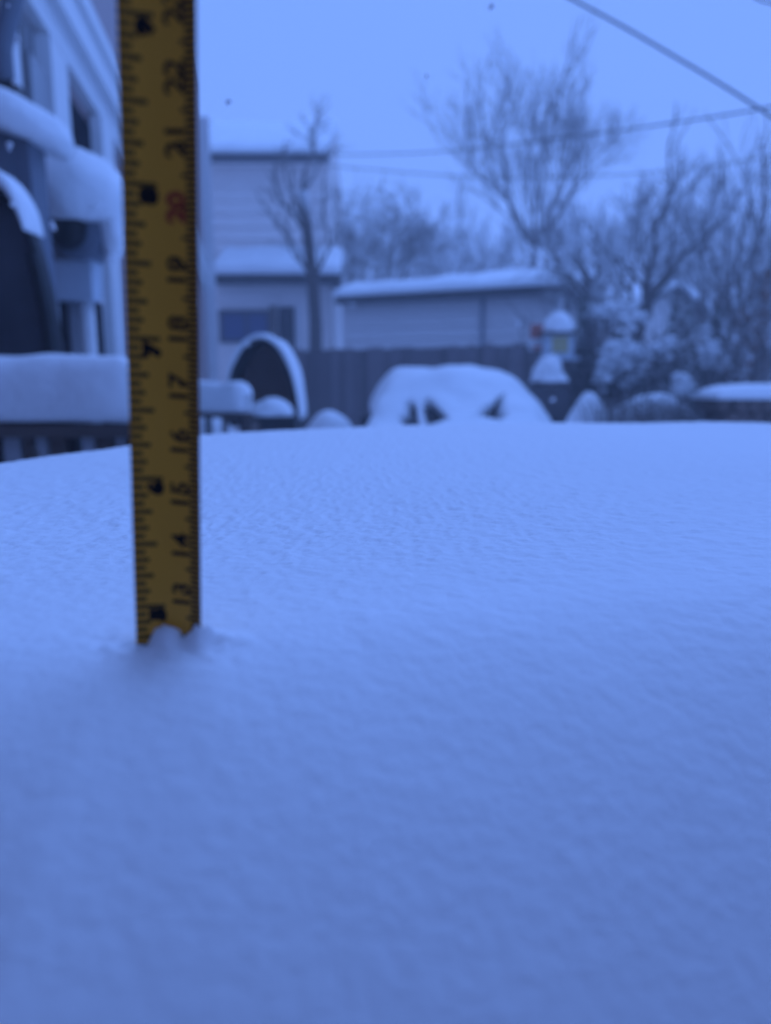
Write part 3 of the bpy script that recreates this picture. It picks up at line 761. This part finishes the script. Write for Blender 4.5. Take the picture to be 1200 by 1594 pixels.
MB().box(((f0.x + f1.x) / 2, Yf + .10, f1.z - .015), (f1.x - f0.x + .1, .4, .03)).build('tray', M['bluewhite'], fdr)
MB().tube([((f0.x + f1.x) / 2, Yf + .14, 0), ((f0.x + f1.x) / 2, Yf + .14, f1.z - .02)], .035, 8).build('post', M['darkwood'], fdr)
base_at(fdr, ((f0.x + f1.x) / 2, Yf + .14, 0))
sn = MB(); sn.blob(((f0.x + f1.x) / 2, Yf + .13, f0.z + .045), (.175, .19, .23), 4, .06, 1.3, 30, 18, flat=-.02); cap('feeder_snow', 'domed snow cap on the post mounted feeder box', sn)
sg = thing('marker_sign', 'small red and white sign plate on a thin stake by the feeder', 'sign')
Ys = 8.9; s0 = pix(824, 503, Ys); s1 = pix(849, 546, Ys); sx_ = (s0.x + s1.x) / 2
MB().tube([(sx_, Ys + .03, 0), (sx_, Ys + .03, s0.z)], .014, 6).build('stake', M['darkwood'], sg)
MB().box((sx_, Ys, (s0.z * .52 + s1.z * .48)), (s1.x - s0.x, .02, s0.z - s1.z)).build('plate', M['trim'], sg)
MB().box((sx_, Ys - .014, s0.z - .095), (s1.x - s0.x - .02, .006, .17)).build('red_panel', M['red'], sg)
MB().box((sx_ + .01, Ys - .014, s1.z + .04), ((s1.x - s0.x) * .6, .006, .05)).build('red_stripe', M['red'], sg)
base_at(sg, (sx_, Ys, 0))

# ------------------------------------------------------------------ trees and shrubs
def grow(limbs, twigs, p, dirv, length, rad, depth, spread, rnd, up=.12, kids=(2, 4), wig=.18, shrink=.68, minr=.006):
    n = 4 if depth > 0 else 3; pts = [Vector(p)]; dcur = Vector(dirv).normalized(); q = Vector(p)
    for k in range(n):
        dcur = (dcur + Vector((rnd.gauss(0, wig), rnd.gauss(0, wig), rnd.gauss(0, wig * .5) + up * .5))).normalized()
        q = q + dcur * length / n; pts.append(q.copy())
    rr = [rad * (1 - .45 * k / n) for k in range(n + 1)]
    (limbs if rad > .035 else twigs).tube(pts, rr, 6 if rad > .035 else (4 if rad > .012 else 3), False)
    if depth == 0: return
    nk = rnd.randint(*kids)
    for c in range(nk):
        f = 1.0 if c == 0 else rnd.uniform(.35, 1.0)
        i = min(n - 1, int(f * n)); base = pts[i].lerp(pts[i + 1], f * n - i) if f < 1 else pts[-1]
        ax = Vector((rnd.gauss(0, 1), rnd.gauss(0, 1), rnd.gauss(0, .6))); ax = (ax - dcur * ax.dot(dcur)).normalized()
        sp = spread * (rnd.uniform(.2, .6) if c == 0 else rnd.uniform(.6, 1.25))
        nd = (dcur * math.cos(sp) + ax * math.sin(sp) + Vector((0, 0, up))).normalized()
        grow(limbs, twigs, base, nd, length * shrink * rnd.uniform(.75, 1.2), max(minr, rad * (.72 if c == 0 else .55)), depth - 1, spread, rnd, up, kids, wig, shrink, minr)
def tree(label, base, height, rad, seed, levels=5, spread=.55, up=.14, trunkf=.33, fork=4, tm='bark', cm_='twig', group='bare winter trees', lean=(0, 0), minr=.008, kids=(2, 4), shrink=.7, name='bare_tree', side=True, limb=None, bw_=.55):
    rnd = random.Random(seed); r = thing(name, label, 'tree', group)
    limbs, twigs = MB(), MB(); b0 = Vector(base); top = b0 + Vector((lean[0], lean[1], height * trunkf))
    n = 6; pts = [b0.lerp(top, k / n) + Vector((rnd.gauss(0, rad * .25), rnd.gauss(0, rad * .25), 0)) * (1 if 0 < k else 0) for k in range(n + 1)]
    tr = MB(); tr.tube(pts, [rad * (1.35 if k == 0 else 1 - .35 * k / n) for k in range(n + 1)], 10)
    for c in range(fork):
        ang = 2 * math.pi * (c + rnd.uniform(-.25, .25)) / fork; sp = spread * rnd.uniform(.7, 1.2) if c else .12
        dv = Vector((math.cos(ang) * math.sin(sp), math.sin(ang) * math.sin(sp), math.cos(sp)))
        st = pts[-1] if (c < 2 or not side) else pts[-1 - rnd.randint(0, 2)]
        grow(limbs, twigs, st, dv, limb or height * (1 - trunkf) * .36, rad * bw_, levels - 1, spread, rnd, up, kids, .15, shrink, minr)
    tr.build('trunk', M[tm], r, True)
    if limbs.v: limbs.build('limbs', M[tm], r, True)
    twigs.build('crown', M[cm_], r)
    base_at(r, b0); return r
def gpt(px, Y): p = pix(px, 600, Y); return (p.x, Y, 0)
tree('tall bare tree with upswept branches rising behind the garage', gpt(822, 21), 11.0, .16, 11, 6, .72, .14, .46, 9, minr=.0068, kids=(2, 4), cm_='twighalf', bw_=.34, side=False, limb=1.85)
tree('slim dark bare tree in front of the pale clapboard house', gpt(500, 15), 6.3, .16, 5, 4, 1.0, .08, .80, 6, minr=.008, lean=(-.28, 0), cm_='twig', tm='bark', limb=.8, bw_=.28)
tree('small round bare tree behind the left end of the garage', gpt(585, 22), 7.4, .10, 21, 6, .75, .06, .42, 7, minr=.009, cm_='twighalf', kids=(3, 4))
tree('dense dark bare tree with tangled twigs over the snowy shrubs', gpt(985, 13.0), 5.2, .15, 31, 6, .80, .02, .36, 6, minr=.006, kids=(2, 4), cm_='twighalf')
tree('fan shaped bare tree with thin upright stems above the firewood', gpt(1135, 12.2), 5.6, .08, 41, 5, .50, .12, .20, 8, minr=.006, kids=(2, 4), cm_='twighalf', side=False)
tree('bare tree whose crooked limbs lean over the firewood', gpt(1215, 11.0), 4.6, .10, 47, 5, .62, .10, .26, 6, minr=.006, cm_='twighalf')
for k, (px_, Y_, h_, sd_, nm) in enumerate(((680, 31, 7.6, 51, 'pale snow laden tree just right of the round bare tree'), (735, 33, 9.8, 53, 'pale snow laden tree left of the tall upswept tree'),
        (905, 30, 10.0, 57, 'pale snow laden tree right of the tall upswept tree'), (965, 27, 8.2, 58, 'snow laden tree behind the dense dark tree'), (1075, 31, 9.6, 59, 'snow laden tree between the dense tree and fan shaped tree'), (1180, 28, 8.4, 61, 'snow laden tree behind the fan shaped tree'))):
    tree(nm, gpt(px_, Y_), h_, .18, sd_, 5, .52, .14, .30, 6, minr=.016, cm_='twigpale', bw_=.4, group='snow laden trees beyond the yard', name='snowy_tree', kids=(3, 4))

def leaf_quad(mb, p, s, rnd):
    a = Vector((rnd.gauss(0, 1), rnd.gauss(0, 1), rnd.gauss(0, 1))).normalized(); b_ = a.orthogonal().normalized(); b_ = (b_ * math.cos(rnd.random() * 6) + a.cross(b_) * math.sin(rnd.random() * 6))
    mb.add([p - b_ * s, p + a.cross(b_) * s * .4, p + b_ * s, p - a.cross(b_) * s * .4], [(0, 1, 2, 3)])
def shrub(label, px0, px1, pyt, Y, seed, lm='leaf', nleaf=2200, ls=.035, nstem=22, group='garden shrubs', tm='twigdark', name='shrub'):
    rnd = random.Random(seed); r = thing(name, label, 'shrub', group)
    a = pix(px0, pyt, Y); c = pix(px1, pyt, Y); cx = (a.x + c.x) / 2; hw = (c.x - a.x) / 2; h = a.z
    st, tw, lv = MB(), MB(), MB()
    for k in range(nstem):
        an = rnd.random() * 6.28; rr = rnd.random() ** .5
        b0 = Vector((cx + math.cos(an) * hw * .25 * rr, Y + math.sin(an) * hw * .25 * rr, 0))
        grow(st, tw, b0, Vector((math.cos(an) * .55 * rr * hw / max(.3, h * .6), math.sin(an) * .5 * rr * hw / max(.3, h * .6), 1)), h * rnd.uniform(.4, .62), .018, 3, .5, rnd, .08, (2, 3), .2, .6, .005)
    for k in range(nleaf):
        an = rnd.random() * 6.28; rr = rnd.random() ** .4; zz = rnd.random()
        prof = math.sin(math.pi * min(1, .18 + zz * .80)) ** .6 * (1 + .35 * float(vnoise(np.array(an * 1.6 + seed), np.array(zz * 4))))
        leaf_quad(lv, Vector((cx + math.cos(an) * hw * rr * prof, Y + math.sin(an) * hw * .8 * rr * prof, .1 + zz * (h - .1) * (1 + .2 * math.sin(an * 3 + seed)))), ls * rnd.uniform(.6, 1.3), rnd)
    tw.add(st.v, st.f); tw.build('stems', M[tm], r)
    if nleaf: tag(lv.build('foliage', M[lm], r), kind='stuff')
    base_at(r, (cx, Y, 0)); return r
shrub('dark upright evergreen shrub just behind the feeder box', 880, 936, 505, 9.6, 1)
shrub('evergreen shrub bowed under a broad white snow load', 928, 1012, 545, 9.2, 2)
shrub('dark rounded evergreen shrub under the dense bare tree', 1008, 1100, 505, 9.5, 3, nleaf=3000)
shrub('low evergreen shrub with a slanting snow streak', 1085, 1150, 520, 9.0, 4, nleaf=1600)
shrub('brown leaved shrub behind the firewood stack', 1130, 1240, 470, 8.0, 6, lm='deadleaf', nleaf=1500, ls=.03, tm='twig')
shrub('tangled reddish shrub rising behind the brown leaved shrub', 1060, 1215, 420, 10.4, 8, lm='deadleaf', nleaf=700, ls=.03, nstem=30, tm='twig')
def snow_on(label, px, py, rx, ry, Y, seed, tilt=0.0, dep=.3):
    p = pix(px, py, Y); rx, ry = rx / FPX * Y, ry / FPX * Y; rn = random.Random(seed); s = MB(); R_ = Matrix.Rotation(tilt, 3, 'Y')
    for k in range(170 if ry > .3 else 80):
        an = rn.choice((.4, 1.9, 3.3, 4.9)) + rn.gauss(0, .42); q = rn.random() ** .62; sz = rn.uniform(.022, .052) * (1.25 - .45 * q)
        wv = 1 + .35 * math.sin(an * 3 + seed) + .2 * math.sin(an * 5 + 2 * seed)
        c = R_ @ Vector((math.cos(an) * rx * q * wv, rn.uniform(-.45, .45) * dep, math.sin(an) * ry * q * wv))
        s.blob(p + c, (sz * rn.uniform(1.0, 2.0), sz * 1.3, sz * rn.uniform(.5, .9)), seed + k, .25, 1.8, 9, 6)
    return cap('shrub_snow', label, s)
snow_on('big white snow load bending the evergreen shrub', 972, 556, 36, 58, 8.95, 3, .25)
snow_on('snow clump on the low branch of the shrub under the dense tree', 1032, 540, 11, 14, 9.0, 5)
snow_on('slanting streak of snow down the low evergreen shrub', 1113, 553, 38, 15, 8.7, 7, .85, .18)
snow_on('round snow ball at the foot of the dark rounded shrub', 1062, 602, 15, 15, 8.6, 9)
snow_on('flat snow pad on top of the shrub behind the feeder', 955, 487, 38, 16, 10.0, 11, .1, .25)

# brush poking through the drift
rnd = random.Random(5); br = MB()
for k in range(620):
    Yb_ = rnd.uniform(6.3, 7.6); px_ = rnd.uniform(925, 1215); p = pix(px_, 640, Yb_)
    hgt = pix(px_, rnd.uniform(612, 640), Yb_).z
    br.tube([(p.x, Yb_, 0), (p.x + rnd.gauss(0, .05), Yb_ + rnd.gauss(0, .05), hgt * .6), (p.x + rnd.gauss(0, .13), Yb_ + rnd.gauss(0, .1), hgt)], [.007, .006, .003], 3, False)
tag(br.build('dry_brush', M['twig']), 'dry snow dusted brush stems along the garden edge', 'brush', kind='stuff')

# shed with gable end
sh = thing('garden_shed', 'small gabled shed with snowy roof behind the shrubs', 'shed')
Yh = 17.0; ap = pix(1052, 446, Yh); e0 = pix(942, 500, Yh); e1 = pix(1112, 500, Yh); ez = e0.z
MB().prism([(e0.x + .15, Yh, 0), (e1.x - .15, Yh, 0), (e1.x - .15, Yh, ez), (ap.x, Yh, ap.z - .12), (e0.x + .15, Yh, ez)], (0, 3, 0)).build('wall', M['pale2'], sh)
for (q, nm) in ((e0, 'roof_panel'), (e1, 'roof_panel')):
    MB().prism([(ap.x, Yh - .2, ap.z - .10), (ap.x, Yh - .2, ap.z), (q.x, Yh - .2, ez + .05), (q.x, Yh - .2, ez - .05)], (0, 3.4, 0)).build(nm, M['shingle'], sh)
MB().box((ap.x, Yh - .02, .95), (.8, .05, 1.9)).build('door', M['darkwood'], sh)
base_at(sh, (ap.x, Yh + 1.5, 0))
slab('roof_snow', 'snow on the garden shed roof slope facing the garage', (e0.x, Yh - .22, ez + .06), (e0.x, Yh + 3.2, ez + .06), (ap.x, Yh - .22, ap.z + .01), (ap.x, Yh + 3.2, ap.z + .01), .20, 4, 24, 12)
slab('roof_snow', 'snow on the garden shed roof slope facing the fan shaped tree', (e1.x, Yh - .22, ez + .06), (e1.x, Yh + 3.2, ez + .06), (ap.x, Yh - .22, ap.z + .01), (ap.x, Yh + 3.2, ap.z + .01), .20, 6, 24, 12)

# firewood stack
wp = thing('firewood_stack', 'low stack of split firewood under a flat slab of snow', 'firewood')
Yk = 6.1; k0 = pix(1122, 622, Yk); k1 = pix(1330, 622, Yk); zk = k0.z; lw = .115
lm_ = []
for k in range(3):
    m_ = MB(); m_.tube([(0, 0, 0), (0, .42, .0)], .054, 7 + k); me = bpy.data.meshes.new('log'); me.from_pydata(m_.v, [], m_.f); me.materials.append(M['log']); lm_.append(me)
rows = int(zk / (lw * .88))
for j in range(rows):
    zz = zk - .055 - j * lw * .88; off = (j % 2) * lw / 2
    for i in range(int((k1.x - k0.x - off) / lw)):
        piece('log', random.choice(lm_), wp, (k0.x + off + (i + .5) * lw, Yk + random.uniform(-.03, .03), zz), (0, random.uniform(0, 6), random.gauss(0, .04)))
base_at(wp, ((k0.x + k1.x) / 2, Yk, 0))
for ch in wp.children: ch.matrix_parent_inverse = Matrix.Translation(-wp.location)
s = MB(); za = zk + .002; zt = pix(1160, 597, Yk).z
prof = [(k0.x - .07, za), (k0.x + .02, (za + zt) / 2 + .02), (k0.x + .12, zt - .012), (k0.x + .3, zt), (k1.x, zt), (k1.x, za)]
n = 10
vs = []
for j in range(n + 1):
    v = j / n; e = math.sqrt(max(0, 1 - (abs(2 * v - 1)) ** 4)); yy = Yk - .05 + v * .55
    for (xx, zz) in prof: vs.append((xx, yy, za + (zz - za) * (.35 + .65 * e) + .01 * float(fbm(np.array(xx * 4), np.array(yy * 4), 2)) * (zz > za + .01)))
m = len(prof); fs = [(j * m + i, j * m + i + 1, (j + 1) * m + i + 1, (j + 1) * m + i) for j in range(n) for i in range(m - 1)]
fs += [tuple(range(m - 1, -1, -1)), tuple(n * m + i for i in range(m))]
fs += [(j * m + m - 1, j * m, (j + 1) * m, (j + 1) * m + m - 1) for j in range(n)]
s.add(vs, fs); cap('snow_slab', 'flat slab of snow lying on the firewood stack', s)

# ------------------------------------------------------------------ overhead lines
def wire(label, pts, r, name='overhead_cable'):
    P = [pix(*p) for p in pts]; out_ = []
    for i in range(len(P) - 1):
        p0 = P[max(i - 1, 0)]; p1 = P[i]; p2 = P[i + 1]; p3 = P[min(i + 2, len(P) - 1)]
        for k in range(10):
            t = k / 10; out_.append(.5 * ((2 * p1) + (p2 - p0) * t + (2 * p0 - 5 * p1 + 4 * p2 - p3) * t * t + (3 * p1 - p0 - 3 * p2 + p3) * t ** 3))
    out_.append(P[-1]); o = MB().tube(out_, r, 6).build(name, M['cable'], None, True)
    return tag(o, label, 'cable')
wire('thick dark overhead cable slanting steeply across the sky', [(560, -170, 7.5), (893, 0, 7.2), (1050, 88, 7.0), (1200, 181, 6.8), (1500, 385, 6.4)], .0115)
wire('thin overhead wire dipping from the clapboard house eave past the tall tree', [(322, 241, 18.4), (540, 241, 17), (700, 235, 15), (880, 214, 12.5), (1050, 191, 10.5), (1200, 166, 9), (1450, 110, 7.5)], .012)
wire('lower thin wire running from the clapboard house behind the trees', [(512, 258, 18.5), (650, 270, 18), (760, 276, 17.5), (900, 275, 17), (1080, 262, 16), (1350, 215, 14)], .012)
wire('short stretch of overhead wire above the thick slanting cable', [(1120, -40, 9), (1180, -2, 8.8), (1215, 10, 8.6), (1400, 80, 8.2)], .012)

# ------------------------------------------------------------------ falling flakes
rnd = random.Random(3)
for (px_, py_, Y_, sz) in ((356, 158, .75, 4.2), (665, 118, .8, 2.4), (766, 10, .8, 3.0), (14, 225, 1.0, 5.0), (82, 352, 1.1, 5.0), (24, 128, 1.4, 4.0), (20, 318, 1.3, 4.5),
                           (12, 8, .9, 2.5), (28, 62, 1.2, 3.5), (1192, 228, .9, 3.0), (860, 622, 1.6, 3.5), (385, 536, 1.5, 3.0), (806, 503, 1.8, 4.0), (158, 470, 1.5, 4.0)):
    c = pix(px_, py_, Y_); s = sz / FPX * Y_; f = MB()
    for k in range(4):
        f.blob(c + Vector((rnd.gauss(0, s * .28), rnd.gauss(0, s * .28), rnd.gauss(0, s * .28))), (s * rnd.uniform(.5, .9), s * .6, s * rnd.uniform(.4, .9)), k, .3, 2, 8, 6)
    tag(f.build('snowflake', M['snow_far'], None, True), 'small clump of snowflakes falling through the air', 'snowflake', 'falling snowflakes')

# ------------------------------------------------------------------ haze of falling snow
HZ = True
if HZ:
    bpy.context.view_layer.update()
    ztop = max((o.matrix_world @ Vector(c)).z for o in COL.objects if o.type == 'MESH' for c in o.bound_box) + .4
    hz = MB().box((0, 90, (ztop - 1.3) / 2), (506, 426, ztop + 1.3)); o = hz.build('haze', bpy.data.materials.new('snowy_air')); tag(o, kind='stuff')
    m = o.data.materials[0]; m.use_nodes = True; n = m.node_tree.nodes; n.clear()
    oo = n.new('ShaderNodeOutputMaterial'); pv = n.new('ShaderNodeVolumePrincipled'); pv.inputs['Density'].default_value = .0105
    pv.inputs['Color'].default_value = (.95, .96, 1, 1); m.node_tree.links.new(pv.outputs[0], oo.inputs['Volume'])
